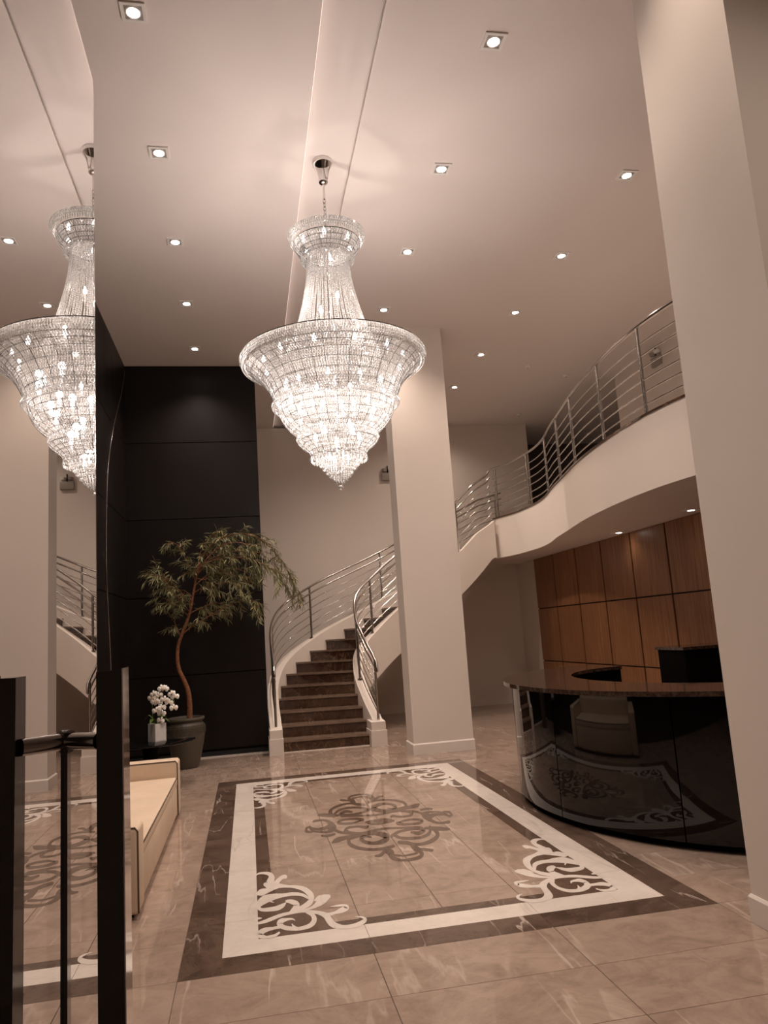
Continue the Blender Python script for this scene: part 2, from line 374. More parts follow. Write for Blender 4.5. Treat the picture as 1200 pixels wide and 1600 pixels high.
corner = [
 [(106, 208, 3), (128, 193, 8), (165, 187, 11), (212, 192, 17), (240, 212, 26), (236, 250, 34), (215, 288, 36), (190, 285, 20)],
 [(280, 275, 24), (305, 245, 20), (335, 222, 19), (358, 218, 20)],
 [(215, 285, 26), (300, 295, 22), (380, 300, 13), (450, 306, 16), (520, 325, 24), (570, 365, 28), (585, 400, 22), (565, 440, 26), (520, 472, 24), (460, 500, 18), (400, 520, 10)],
 [(118, 367, 13), (155, 352, 33), (210, 335, 22), (262, 318, 14), (320, 303, 8)],
 [(205, 380, 9), (240, 374, 8), (285, 366, 6)],
 [(556, 400, 12), (500, 372, 15), (420, 366, 17), (340, 377, 18), (260, 390, 30), (180, 415, 40), (132, 462, 26), (150, 498, 16), (220, 498, 20), (290, 487, 23), (335, 465, 20), (362, 442, 6)],
 [(228, 400, 14), (230, 425, 8), (262, 440, 3)],
 [(372, 428, 14), (412, 432, 22), (455, 452, 27), (446, 484, 28), (414, 508, 14)],
 [(470, 512, 6), (540, 498, 9), (600, 476, 16), (650, 440, 32), (690, 405, 40), (726, 388, 22)],
 [(614, 420, 10), (650, 396, 20), (680, 388, 14)],
 [(58, 605, 5), (110, 618, 10), (180, 602, 16), (250, 575, 18), (330, 545, 16), (420, 525, 14), (500, 513, 14), (580, 517, 15), (650, 528, 19), (705, 552, 28), (735, 592, 32), (770, 628, 30), (840, 646, 20), (920, 642, 20), (990, 622, 22), (1036, 592, 19), (1030, 572, 12), (1000, 562, 7), (955, 558, 2)],
 [(720, 545, 20), (780, 528, 14), (840, 505, 26), (880, 482, 26), (862, 463, 12), (815, 466, 10), (775, 470, 6), (742, 473, 2)],
 [(103, 602, 8), (112, 578, 14), (155, 572, 5)],
 [(540, 528, 6), (590, 545, 20), (606, 590, 24), (570, 635, 22), (490, 660, 18), (420, 662, 20), (350, 652, 22), (312, 625, 28), (325, 598, 26), (370, 584, 14), (418, 580, 8), (442, 592, 3)],
 [(415, 622, 3), (428, 640, 10), (450, 655, 12)],
 [(306, 697, 10), (270, 720, 14), (200, 735, 14), (150, 725, 24), (140, 705, 28), (185, 675, 24), (250, 660, 15), (320, 648, 14)],
]
corner_bg = [(104, 190), (150, 200), (180, 290), (250, 285), (320, 290), (400, 292), (470, 303), (540, 330), (585, 380), (590, 420), (540, 480), (520, 505), (600, 505), (690, 545), (720, 600), (760, 645), (820, 662), (640, 690), (480, 715), (330, 738), (104, 752)]
def c3(x, y): return px2floor(440 + x / 4, 1200 + y / 4)
halfc = [
 [(900, 376, 10), (950, 378, 17), (1005, 380, 17), (1046, 382, 10)],
 [(1064, 296, 9), (1048, 276, 9), (1010, 272, 5)], [(1058, 300, 6), (1000, 290, 9), (955, 292, 14), (922, 306, 20), (912, 285, 9)],
 [(918, 305, 18), (938, 330, 13), (985, 344, 9), (1045, 338, 13)],
 [(925, 365, 8), (962, 392, 16), (975, 420, 17), (950, 448, 18), (900, 470, 15), (840, 478, 12), (780, 468, 17), (735, 464, 14)],
 [(880, 378, 12), (885, 392, 18), (855, 408, 16), (812, 402, 9)],
 [(690, 425, 14), (730, 400, 12), (800, 384, 10), (880, 380, 10)],
 [(700, 418, 14), (740, 436, 12), (800, 440, 12), (870, 434, 12), (915, 415, 14), (930, 392, 12)],
 [(725, 345, 14), (765, 352, 12), (820, 350, 9), (868, 342, 12), (878, 328, 11), (840, 322, 9), (785, 325, 9), (738, 338, 6)],
 [(450, 418, 9), (530, 402, 10), (620, 382, 9), (740, 374, 8), (870, 372, 12)],
 [(588, 550, 8), (620, 545, 14), (645, 522, 16), (680, 528, 30), (695, 560, 20), (750, 577, 10), (830, 568, 14), (875, 548, 15), (868, 520, 18), (835, 502, 24), (812, 488, 10)],
 [(860, 506, 8), (900, 510, 12), (940, 515, 12)], [(700, 545, 8), (770, 548, 7), (845, 532, 9)],
 [(418, 448, 14), (428, 478, 16), (480, 500, 14), (560, 510, 11), (640, 504, 13), (700, 488, 12)],
 [(425, 440, 14), (465, 428, 14), (530, 414, 13), (600, 410, 18), (655, 428, 26), (640, 455, 22), (585, 470, 14), (525, 464, 14), (498, 442, 16), (520, 428, 9), (560, 432, 4)],
 [(318, 466, 6), (345, 452, 20), (385, 440, 18), (450, 424, 10)],
 [(252, 424, 8), (285, 424, 10), (330, 414, 9)],
 [(178, 368, 9), (190, 390, 9), (235, 400, 6), (300, 396, 12), (328, 372, 20), (312, 345, 14)], [(330, 385, 12), (370, 402, 11), (450, 412, 8)],
 [(395, 392, 9), (415, 374, 10), (475, 366, 8), (525, 372, 12), (540, 366, 9)], [(400, 388, 11), (430, 404, 11), (500, 408, 10), (600, 386, 9), (680, 374, 7)],
 [(540, 345, 8), (590, 348, 10), (650, 338, 12), (700, 330, 7)],
]
def recen(f, ox, oy): return lambda x, y: (f(x, y)[0] - ox, f(x, y)[1] - oy)
ax0, ay0 = RX0 + .204 + .19, RY0 + .205 + .19     # inner corner of the white band, near left
conv4 = recen(c4, ax0, ay0)
k = 0
for sx in (1, -1):
    for sy in (1, -1):
        ox = ax0 if sx > 0 else 2 * cx - ax0; oy = ay0 if sy > 0 else 2 * cy - ay0
        fl = lambda p, sx=sx, sy=sy: (p[0] * sx, p[1] * sy)
        bg = MB(); pts = [fl(conv4(*q)) for q in corner_bg]; pts = [(max(0, p[0] * sx) * sx, max(0, p[1] * sy) * sy) for p in pts]
        bg.prism(pts, -.002, .0004); bg.build('brown_corner_inlay', M_inlay, floor, loc=(ox, oy, 0), fix=True)
        mb = MB(); scroll(corner, conv4, 0, .0008, mb, fl); o = mb.build('white_scroll_inlay', M_white, floor, loc=(ox, oy, 0)); upfix(o)
conv3 = recen(c3, cx, cy)
for s_ in (1, -1):
    mb = MB(); scroll(halfc, conv3, 0, .0006 + (2e-5 if s_ < 0 else 0), mb, (lambda p, s_=s_: (p[0] * s_, p[1] * s_)), .74); o = mb.build('brown_scroll_inlay', M_inlay, floor, loc=(cx, cy, 0)); upfix(o)

# ------------------------------------------------------------------ WALLS
struct(MB().b2((XL - .12, YF, 0), (XL, YB + .1, H)).build('wall_left', M_black))
struct(MB().b2((XL - .12, YB, 0), (6.1, YB + .15, H)).build('wall_back', M_wall))
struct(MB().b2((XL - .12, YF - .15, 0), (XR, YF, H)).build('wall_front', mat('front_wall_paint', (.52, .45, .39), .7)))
struct(MB().b2((XR, YF, 0), (XR + .12, YB + 2, H)).build('wall_right', M_wall))
struct(MB().b2((6.1, YB + 1.8, ZF), (XR, YB + 1.95, H)).build('wall_corridor_back', mat('corridor_shade_paint', (.10, .08, .07), .8)))  # gloom of the unlit corridor put into this wall's colour
struct(MB().b2((5.98, YB + .15, ZF), (6.1, YB + 1.8, H)).build('wall_corridor_side', M_wall))
struct(MB().b2((5.60, YF, 0), (5.75, YB, ZS - .002)).build('wall_reception', M_wall))
bw = struct(MB().b2((XL, 11.5, 0), (.245, 11.72, H)).build('wall_black', M_joint))
zz = [.10, 1.17, 2.31, 3.46, 4.63, H]
for i in range(5):
    MB().box((0, 0, 0), (.245 - XL - .006, .03, zz[i + 1] - zz[i] - .012)).build('wall_panel', M_black, bw, loc=((XL + .245) / 2, 11.487, (zz[i] + zz[i + 1]) / 2))
# side cladding of the left wall, joint lines at the same heights
wl = bpy.data.objects['wall_left']
for i in range(5):
    MB().box((0, 0, 0), (.02, 5.5 - .01, zz[i + 1] - zz[i] - .012)).build('wall_panel', M_black, wl, loc=(XL + .01, 8.73, (zz[i] + zz[i + 1]) / 2))
# ceiling with a shallow cove
cl = MB()
cl.b2((XL - .12, YF - .15, H), (.655, YB + 2.1, H + .2)); cl.b2((1.10, YF - .15, H), (XR + .1, YB + 2.1, H + .2)); cl.b2((.655, YF - .15, H + .06), (1.10, YB + 2.1, H + .2))
ceil = struct(cl.build('ceiling', M_ceil))
MB().b2((1.085, YF, H - .006), (1.10, YB, H + .012)).build('cove_bead', M_trim, ceil)
MB().b2((.6555, 3.0, H + .012), (.6585, YB - .02, H + .024)).build('cove_light_strip', emis('cove_strip_glow', (1, .80, .72), 2.2), ceil)
# baseboards
def base(name, a, b, h=.14):
    a0, b0 = a, b; o = MB().b2((a[0], a[1], 0), (b[0], b[1], h)); return struct(o.build(name, M_trim))
base('baseboard_back', (.26, YB - .02), (5.6, YB))
struct(MB().b2((XL, 11.462, 0), (.245, 11.485, .07)).build('baseboard_black', M_joint))
struct(MB().b2((XL, 11.38, .0), (.24, 11.462, .012)).build('baseboard_strip', M_white))
# columns
def column(x0, x1, y0, y1, label):
    t = thing('column', label, 'column', ((x0 + x1) / 2, (y0 + y1) / 2, 0)); hx, hy = (x1 - x0) / 2, (y1 - y0) / 2
    MB().b2((-hx, -hy, 0), (hx, hy, H)).build('shaft', M_wall, t)
    e = .014
    for k, (a, b, c_, d) in enumerate(((-hx - e, -hy - e, hx + e, -hy), (-hx - e, hy, hx + e, hy + e), (-hx - e, -hy, -hx, hy), (hx, -hy, hx + e, hy))):
        bb = MB(); bb.b2((a, b, 0), (c_, d, .125)); cxx, cyy = (a + c_) / 2, (b + d) / 2
        sx, sy = (c_ - a) / 2, (d - b) / 2
        # moulded top: a small chamfer drawn in towards the shaft
        f = .6; vs = [(cxx - sx, cyy - sy, .125), (cxx + sx, cyy - sy, .125), (cxx + sx, cyy + sy, .125), (cxx - sx, cyy + sy, .125)]
        vs += [(max(-hx - e * .3, min(hx + e * .3, v[0])), max(-hy - e * .3, min(hy + e * .3, v[1])), .14) for v in vs]
        bb.add(vs, [(0, 1, 5, 4), (1, 2, 6, 5), (2, 3, 7, 6), (3, 0, 4, 7), (4, 5, 6, 7)]); bb.build('baseboard', M_trim, t)
    return t
column(2.065, 2.872, 9.945, 10.37, 'beige square column in the middle of the hall, in front of the staircase')
column(2.514, 2.93, 3.02, 3.79, 'beige column at the right edge, nearest the viewer, in front of the reception desk')

# ------------------------------------------------------------------ DOOR (mirroring glass leaf beside the viewer) and its handle
XM = -.1725
dr = struct(MB().b2((XM - .012, -.9, .01), (XM, (.929), 2.335)).build('door_1', M_mirror))
MB().b2((XM - .013, (.929), .01), (XM - .0, (.933), 2.335)).build('door_edge', M_gun, dr)
hd = MB().b2((-.1382, .742, .25), (-.1154, .774, 1.5812)).build('door_handle', M_gun, dr)
MB().b2((-.1156, .7405, .248), (-.1145, .7755, 1.583)).build('handle_chrome_face', M_chrome, hd)
rail_ = MB().tube([(-.139, .758, 1.518), (XM + .001, .779, 1.518)], .0078, 16).build('handle_standoff', M_steel, hd, smooth=True, auto=40)
MB().tube([(XM + .004, .7765, 1.518), (XM + .0002, .779, 1.518)], .0105, 16).build('handle_washer', M_gun, hd, smooth=True, auto=40)
MB().tube([(-.139, .758, .42), (XM + .001, .779, .42)], .0062, 16).build('handle_standoff', M_steel, hd, smooth=True, auto=40)
MB().b2((XM, .772, .01), (XM + .003, .786, 1.517)).build('door_strip', M_gun, dr)

# ------------------------------------------------------------------ STAIRCASE
RS = .17; NST = 21
O_ = Curve([(0, (.43, 10.95)), (1, (.43, 11.22)), (2, (.425, 11.55)), (3, (.42, 11.87)), (4, (.435, 12.2)), (5, (.49, 12.52)), (6, (.60, 12.84)), (7, (.79, 13.15)), (8, (1.06, 13.43)), (9, (1.37, 13.68)), (10, (1.74, 13.9)), (11, (2.14, 14.08)), (12, (2.52, 14.22)), (14, (3.25, 14.45)), (17, (4.35, 14.7)), (20, (5.35, 14.86)), (21, (5.6, 14.9))])
I_ = Curve([(0, (1.75, 10.90)), (1, (1.745, 11.16)), (3, (1.67, 11.68)), (5, (1.63, 12.14)), (7, (1.73, 12.55)), (9, (2.12, 12.86)), (11, (2.58, 13.04)), (14, (3.27, 13.15)), (17, (3.90, 13.2)), (20, (4.42, 13.26)), (21, (4.56, 13.28))])
st = thing('staircase', 'curved staircase with dark marble steps and white stringers, behind the middle column', 'staircase', (0, 0, 0))
def zst(t): return RS * t
Yoff = 0
for k in range(1, NST):
    a, b = O_(k), O_(k + 1); c_, d = I_(k), I_(k + 1); z = RS * k
    t = MB(); fwd = ((b - a) + (d - c_)).normalized() * .02
    P = [a - fwd, c_ - fwd, d + fwd * .5, b + fwd * .5]
    t.prism([(p.x, p.y) for p in P], z - .030, z); tr_ = t.build('tread', M_tread, st, fix=True)
    r_ = MB(); n = .02
    P = [a, c_, c_ + fwd, a + fwd]
    r_.prism([(p.x, p.y) for p in P], z - RS, z - .035); r_.build('riser', M_step, st, fix=True)
# closed white soffit under the flight, and the two stringers
def stringer(cur, thick, up, dn, name, t1, side, z0s=None):
    rings = []; n = 60
    for i in range(n + 1):
        t = .55 + (t1 - .55) * i / n; p = cur(t); tg = cur.tangent(t); nn = Vector((-tg.y, tg.x)) * side
        zt = RS * min(t, NST - .2) + up * min(1, max(0, (20.3 - t) / 2)) + (.05 if t < 1.2 else 0); zb = max(0, RS * t - dn) if t < 20 else ZS
        zb = min(zb, max(ZS, 0)) if t > 15 else zb
        q = p + nn * thick
        rings.append([(p.x, p.y, zb), (q.x, q.y, zb), (q.x, q.y, zt), (p.x, p.y, zt)])
    return MB().strip_solid(rings).build(name, M_wall, st, smooth=True, auto=30, fix=True)
stringer(I_, .15, .14, .60, 'inner_stringer', 20.5, -1)
stringer(O_, .17, .16, .60, 'outer_stringer', 21, 1)
rings = []
for i in range(61):
    t = .9 + 20.1 * i / 60; a, b = O_(t), I_(t); zb = max(.0, min(RS * t - .56, ZS + .01))
    rings.append([(a.x, a.y, zb), (b.x, b.y, zb), (b.x, b.y, max(zb + .01, RS * t - .23)), (a.x, a.y, max(zb + .01, RS * t - .23))])
MB().strip_solid(rings).build('stair_soffit', M_wall, st, smooth=True, auto=30, fix=True)
# newel blocks
for (x0, x1, y, top) in ((.235, .435, 11.06, .34), (1.67, 1.90, 11.02, .34)):
    MB().b2((x0, y - .06, 0), (x1, y + .40, .22)).build('newel_block', M_trim, st)
    MB().b2((x0 + .012, y - .045, .22), (x1 - .012, y + .40, top)).build('newel_cap', M_trim, st)

# ------------------------------------------------------------------ BALCONY
Bp = [(4.56, 13.30), (4.72, 12.75), (4.77, 12.2), (4.77, 11.65), (4.68, 11.05), (4.50, 10.35), (4.36, 9.7), (4.12, 8.6), (3.98, 7.6), (3.93, 6.8), (3.96, 6.2), (4.08, 5.6), (4.35, 4.8), (4.85, 4.1), (5.6, 3.6), (6.6, 3.4)]
Bs = [Vector((p.x, p.y)) for p in spline([Vector((*p, 0)) for p in Bp], 6)]
bal = thing('balcony', 'curved white balcony slab sweeping above the reception desk', 'balcony', (0, 0, 0))
poly = [(p.x, p.y) for p in Bs] + [(XR - .01, 3.4), (XR - .01, YB + 1.79), (6.11, YB + 1.79), (6.11, YB - .005), (5.6, YB - .005), (5.6, 14.9)]
me = bpy.data.meshes.new('slab'); bm = bmesh.new()
vb = [bm.verts.new((x, y, ZS)) for x, y in poly]; f = bm.faces.new(vb); r = bmesh.ops.extrude_face_region(bm, geom=[f])
for v in [g for g in r['geom'] if isinstance(g, bmesh.types.BMVert)]: v.co.z = ZF
bmesh.ops.recalc_face_normals(bm, faces=bm.faces); bmesh.ops.triangulate(bm, faces=[f_ for f_ in bm.faces if len(f_.verts) > 4]); bm.to_mesh(me); bm.free(); me.materials.append(M_wall)
so = bpy.data.objects.new('slab', me); C.objects.link(so); so.parent = bal
me.polygons.foreach_set('use_smooth', [True] * len(me.polygons)); me.set_sharp_from_angle(angle=math.radians(40))
def offs(poly, d):
    out = []
    for i, p in enumerate(poly):
        t = (poly[min(i + 1, len(poly) - 1)] - poly[max(i - 1, 0)]).normalized(); out.append(p + Vector((-t.y, t.x)) * d)
    return out
# direction of travel is towards the camera, so +normal points into the slab (+X side)
inn = offs(Bs, .14); out_ = offs(Bs, -.012)
MB().strip_solid([[(a.x, a.y, ZF), (b.x, b.y, ZF), (b.x, b.y, ZF + .022), (a.x, a.y, ZF + .022)] for a, b in zip(out_, inn)]).build('edge_stone', M_step, bal, fix=True)
# landing floor stone
struct(MB().b2((6.62, 3.4, ZF), (6.76, 12.0, H)).build('wall_upper', M_wall))

# ------------------------------------------------------------------ RAILINGS
def railing(name, label, base_pts, zf, posts, hh=.93, double=False, start_loop=False):
    """base_pts: list of Vector 3 on the base; posts: indices"""
    t = thing(name, label, 'railing', (0, 0, 0))
    P = [Vector(p) for p in base_pts]
    up = Vector((0, 0, 1))
    tops = [p + up * hh for p in P]
    if start_loop:
        off = (P[1] - P[0]).normalized()
        second = [p + up * (hh - .12) for p in P]
        ext0 = tops[0] - off * .10; ext1 = second[0] - off * .10
        MB().tube([ext1, ext0] + tops, .021, 10).build('handrail', M_steel, t, smooth=True, auto=60)
        MB().tube([ext1] + second, .017, 8).build('lower_handrail', M_steel, t, smooth=True, auto=60)
        nr = 5; hs = [.10 + (hh - .12 - .14) * k / nr for k in range(nr + 0)]
        hs = [.13 * (k + 1) for k in range(5)]
    else:
        MB().tube(tops, .021, 10).build('handrail', M_steel, t, smooth=True, auto=60)
        hs = [.125 * (k + 1) - .01 for k in range(6)]
    for h in hs: MB().tube([p + up * h for p in P], .0085, 6).build('rail', M_steel, t, smooth=True)
    for i in posts:
        p = P[i]; c_ = MB().tube([p, p + up * (hh - .01)], .019, 12); c_.tube([p, p + up * .012], .038, 12)
        po = c_.build('post', M_steel, t, smooth=True, auto=50)
    return t
# balcony railing
bs = offs(Bs, .06); acc = [0]
for a, b in zip(bs, bs[1:]): acc.append(acc[-1] + (b - a).length)
def near_idx(pts, x, y): return min(range(len(pts)), key=lambda i: (pts[i].x - x) ** 2 + (pts[i].y - y) ** 2)
pl = []; s_ = .10
while s_ < acc[-1]:
    pl.append(min(range(len(acc)), key=lambda i: abs(acc[i] - s_))); s_ += 1.11
railing('balcony_railing', 'steel balcony railing with horizontal rails along the curved upper floor edge', [Vector((p.x, p.y, ZF + .022)) for p in bs], ZF, sorted(set(pl)))
# stair railings follow the stringers
def rail_pts(cur, off, side, up, t0, t1, n):
    out = []
    for i in range(n + 1):
        t = t0 + (t1 - t0) * i / n; p = cur(t); tg = cur.tangent(t); nn = Vector((-tg.y, tg.x)) * side; q = p + nn * off
        out.append(Vector((q.x, q.y, RS * min(t, NST - .2) + up * min(1, max(.15, (20.3 - t) / 2)))))
    return out
ip = rail_pts(I_, .075, -1, .14, 1.0, 20.6, 80); ip[0].z = ip[0].z
railing('stair_railing', 'steel inner stair railing, right-hand side of the steps, beside the middle column', ip, 0, [0, 14, 31, 47, 63], hh=.90, start_loop=True)
op = rail_pts(O_, .085, 1, .16, 1.0, 20.0, 80)
railing('stair_railing', 'steel outer stair railing, left-hand side of the steps, next to the black wall', op, 0, [0, 15, 31, 47, 62, 78], hh=.90, start_loop=True)

# ------------------------------------------------------------------ WOOD PANELLED RECEPTION WALL
ww = struct(MB().b2((5.545, 2.4, 0), (5.60, 13.93, ZS - .002)).build('wall_wood', M_joint))
pw, ph = .955, .975
zrow = [(ZS - .005, 1.855), (1.835, .875), (.855, .03)]
for j in range(12):
    y1 = 13.93 - j * pw; y0 = y1 - pw + .042
    for (zt, zb) in zrow:
        me_k = ('wp', zt)
        MB().box((0, 0, 0), (.022, y1 - y0, zt - zb)).build('wood_panel', M_wood, ww, loc=(5.534, (y0 + y1) / 2, (zt + zb) / 2))
# ------------------------------------------------------------------ RECEPTION DESK
desk = thing('reception_desk', 'large curved black glass reception desk with dark stone counter top', 'desk', (4.05, 6.42, 0))
A0, A1 = math.radians(93), math.radians(292)
def ell(rx, ry, a): return (rx * math.cos(a), ry * math.sin(a))
def ring_solid(rxo, ryo, rxi, ryi, z0, z1, a0, a1, n=56):
    rg = []
    for i in range(n + 1):
        a = a0 + (a1 - a0) * i / n; o = ell(rxo, ryo, a); q = ell(rxi, ryi, a); rg.append([(*o, z0), (*q, z0), (*q, z1), (*o, z1)])
    return MB().strip_solid(rg)
ring_solid(1.76, 2.08, 1.10, 1.40, 1.03, 1.065, A0, A1, 72).build('counter_top', M_desktop, desk, smooth=True, auto=30, fix=True)
ring_solid(1.60, 1.92, 1.55, 1.87, .0, .075, A0, A1, 60).build('plinth', M_matt, desk, smooth=True, auto=30, fix=True)
ring_solid(1.64, 1.96, 1.60, 1.92, .06, 1.03, A0 + .01, A1 - .01, 60).build('core', M_matt, desk, smooth=True, auto=30, fix=True)
nP = 6
for i in range(nP):
    g = .0025; a0 = A0 + (A1 - A0) * i / nP + g; a1 = A0 + (A1 - A0) * (i + 1) / nP - g
    ring_solid(1.68, 2.00, 1.645, 1.965, .055, 1.028, a0, a1, 22).build('glass_panel', M_desk, desk, smooth=True, auto=30, fix=True)
ring_solid(1.17, 1.47, 1.13, 1.43, .0, 1.03, A0, A1, 50).build('inner_panel', M_matt, desk, smooth=True, auto=30, fix=True)
con = thing('back_console', 'tall black console standing behind the reception desk against the wood panels', 'cabinet', (4.90, 7.35, 0))
MB().b2((-.58, -.25, 0), (.58, .25, 1.22)).build('cabinet_body', M_matt, con)
MB().b2((-.60, -.27, 1.22), (.60, .27, 1.25)).build('cabinet_top', M_desktop, con)

# ------------------------------------------------------------------ SOFA
sf = thing('sofa', 'low cream upholstered sofa with brown piping along the left wall', 'sofa', (-1.215, 6.45, 0))
x0, x1 = -.48, .52     # local X: -1.69 .. -.68
ya, yb = -1.43, 1.43
rbox('sofa_base', (x0, ya + .24, .035), (x1 - .012, yb - .24, .34), .03, M_sofa, sf)
def puff(bm):
    for v in bm.verts: pass
rbox('seat_cushion', (x0 + .22, ya + .245, .30), (x1 - .006, yb - .245, .385), .025, M_sofa, sf, 4)
rbox('armrest', (x0, ya, .03), (x1, ya + .235, .53), .028, M_sofa, sf, 4)
rbox('armrest', (x0, yb - .235, .03), (x1, yb, .53), .028, M_sofa, sf, 4)
rbox('backrest', (x0, ya + .22, .03), (x0 + .25, yb - .22, .60), .04, M_sofa, sf, 4)
def rr(y, z0, z1, x_):
    return [(x_, y, z0), (x_, y, z1)]
pm = .005
for (y_a, y_b) in ((ya, ya + .235), (yb - .235, yb)):
    e = .006
    for y_ in ((y_a + e,) if y_a < 0 else (y_a + e, y_b - e)):
        MB().tube([(x1 - e, y_, .04), (x1 - e, y_, .505), (x1 - .022, y_, .527), (x0 + .02, y_, .527)], pm, 6).build('piping', M_pipe, sf, smooth=True)
MB().tube([(x1 - .008, ya + .25, .380), (x1 - .008, yb - .25, .380)], pm, 6).build('piping', M_pipe, sf, smooth=True)
for xx in (x0 + .08, x1 - .08):
    for yy in (ya + .1, yb - .1): MB().b2((xx - .03, yy - .03, 0), (xx + .03, yy + .03, .035)).build('foot', M_matt, sf)

# ------------------------------------------------------------------ SIDE TABLE + ORCHID
tb = thing('side_table', 'round black glass side table between the sofa and the big tree pot', 'table', (-1.17, 9.55, 0))
MB().lathe([(0, .492), (.50, .492), (.51, .497), (.51, .507), (.50, .512), (0, .512)], n=64).build('table_top', M_tabglass, tb, smooth=True, auto=30, fix=True)
MB().lathe([(.012, .0), (.20, .0), (.20, .02), (.10, .06), (.09, .40), (.14, .492), (.012, .492)], n=32).build('pedestal', M_matt, tb, smooth=True, auto=40, fix=True)
oz = .512
oc = thing('orchid_planter', 'white orchid in a white square pot on the black side table', 'potted plant', (-1.09, 9.50, oz), rz=math.radians(38))
pk = MB(); hw = .075; ht = .205
pk.b2((-hw, -hw, 0), (hw, -hw + .008, ht)); pk.b2((-hw, hw - .008, 0), (hw, hw, ht)); pk.b2((-hw, -hw, 0), (-hw + .008, hw, ht)); pk.b2((hw - .008, -hw, 0), (hw, hw, ht)); pk.b2((-hw, -hw, 0), (hw, hw, .01))
pk.build('pot', M_whitepot, oc); MB().b2((-hw + .009, -hw + .009, .01), (hw - .009, hw - .009, ht - .02)).build('soil', M_soil, oc)
Rinv = Matrix.Rotation(-math.radians(38), 3, 'Z')
def ol(x, y, z): return Rinv @ Vector((x + 1.09, y - 9.50, z - oz))
fl_pts = [(-.985, 1.11), (-1.02, 1.12), (-1.115, 1.06), (-1.055, 1.035), (-1.135, 1.01), (-1.07, .95), (-1.02, .90), (-1.085, .865), (-.915, 1.05), (-.875, 1.01), (-.94, .95), (-.885, .885), (-1.045, .75), (-1.10, .975), (-.99, .985), (-1.03, .83)]
stem1 = [ol(-1.09, 9.5, .60), ol(-1.05, 9.49, .85), ol(-1.02, 9.48, 1.05), ol(-.98, 9.46, 1.12), ol(-.91, 9.44, 1.06), ol(-.88, 9.42, .93)]
stem2 = [ol(-1.10, 9.5, .60), ol(-1.14, 9.49, .85), ol(-1.12, 9.47, 1.05), ol(-1.06, 9.45, 1.07), ol(-1.03, 9.43, .92), ol(-1.04, 9.42, .78)]
for s_ in (stem1, stem2): MB().tube(spline(s_, 6), .004, 6).build('stem', M_green, oc, smooth=True)
def petal_mesh():
    m_ = MB()
    def petal(ang, ln, wd, z, tilt=.25):
        pts = [(0, 0), (.35, .75), (.65, 1), (.9, .65), (1, 0), (.9, -.65), (.65, -1), (.35, -.75)]
        vs = [(0.45 * ln, 0, z + .004)]
        for a, b in pts: vs.append((a * ln, b * wd, z - tilt * abs(b) * .008 - .01 * a * a))
        R = Matrix.Rotation(ang, 3, 'Z'); vs = [R @ Vector(v) for v in vs]
        m_.add(vs, [(0, i, i % 8 + 1) for i in range(1, 9)])
    for a in (90, 210, 330): petal(math.radians(a), .046, .014, 0)
    for a in (10, 170): petal(math.radians(a), .050, .023, .004)
    return m_
pm_ = petal_mesh(); first = None
for i, (x, z) in enumerate(fl_pts):
    o = pm_.build('blossom', M_petal, oc) if first is None else inst(first, oc)
    if first is None: first = o; lip0 = MB().add([(0, 0, .012), (.008, .003, .006), (-.008, .003, .006), (0, -.016, .016), (.007, -.009, .01), (-.007, -.009, .01)], [(0, 1, 2), (0, 2, 5), (0, 4, 1), (0, 5, 3), (0, 3, 4)]).build('blossom_lip', M_lip, o)
    else: inst(lip0, o)
    o.location = ol(x, 9.42 + random.uniform(-.03, .03), z)
    o.rotation_euler = (math.radians(80 + random.uniform(-22, 22)), random.uniform(-.3, .3), -math.radians(38) + random.uniform(-.6, .6)); o.scale = (1.08,) * 3
for (a, ln, dz) in ((0.2, .16, .08), (2.4, .15, .10), (3.7, .17, .06), (5.3, .15, .05)):
    lp = spline([Vector((0, 0, ht - .02)), Vector((math.cos(a) * ln * .6, math.sin(a) * ln * .6, ht + dz)), Vector((math.cos(a) * ln, math.sin(a) * ln, ht + dz * .3))], 4)
    m_ = MB(); n = len(lp); vs = []; side = Vector((-math.sin(a), math.cos(a), 0))
    for i, p in enumerate(lp): wv = .022 * math.sin(PI * (i + .5) / n) + .003; vs += [p + side * wv, p - Vector((0, 0, .003)), p - side * wv]
    fs = []
    for i in range(n - 1):
        for q in (0, 1): fs.append((3 * i + q, 3 * i + q + 1, 3 * i + q + 4, 3 * i + q + 3))
    m_.add(vs, fs); m_.build('leaf', M_green, oc, smooth=True)

# ------------------------------------------------------------------ POTTED TREE
tp = thing('potted_tree', 'tall leaning tree with narrow olive leaves in a dark ribbed pot by the black wall', 'potted plant', (-.86, 10.72, 0))
MB().lathe([(0, .0), (.15, .0), (.165, .02), (.20, .18), (.235, .34), (.252, .45), (.25, .53), (.225, .575), (.215, .59), (.235, .61), (.25, .625), (.245, .645), (.225, .65), (.215, .63), (.205, .58), (0, .58)], n=56).build('pot', M_pot, tp, smooth=True, auto=50, fix=True)
m_ = MB()
for k in range(56):
    a = 2 * PI * k / 56
    for j in range(5):
        z = .455 + j * .022; r_ = .2525 - max(0, (z - .53)) * .55; m_.box((r_ * math.cos(a), r_ * math.sin(a), z), (.010, .018, .014), a)
o = m_.build('pot_ribbing', M_pot, tp); o['kind'] = 'stuff'
MB().lathe([(0, .595), (.10, .60), (.208, .585)], n=24).build('soil', M_soil, tp)
def tl(x, z, y=0): return Vector((x + .86, y, z))
trunk = [tl(-.81, .58), tl(-.805, .80), tl(-.82, .98), tl(-.87, 1.13), tl(-.93, 1.27), tl(-.95, 1.42), tl(-.935, 1.60), tl(-.865, 1.80), tl(-.78, 2.01), tl(-.73, 2.23), tl(-.68, 2.49), tl(-.62, 2.72)]
ts = spline(trunk, 5); nT = len(ts)
MB().tube(ts, [.038 - .026 * i / nT for i in range(nT)], 12).build('trunk', M_bark, tp, smooth=True)
random.seed(11)
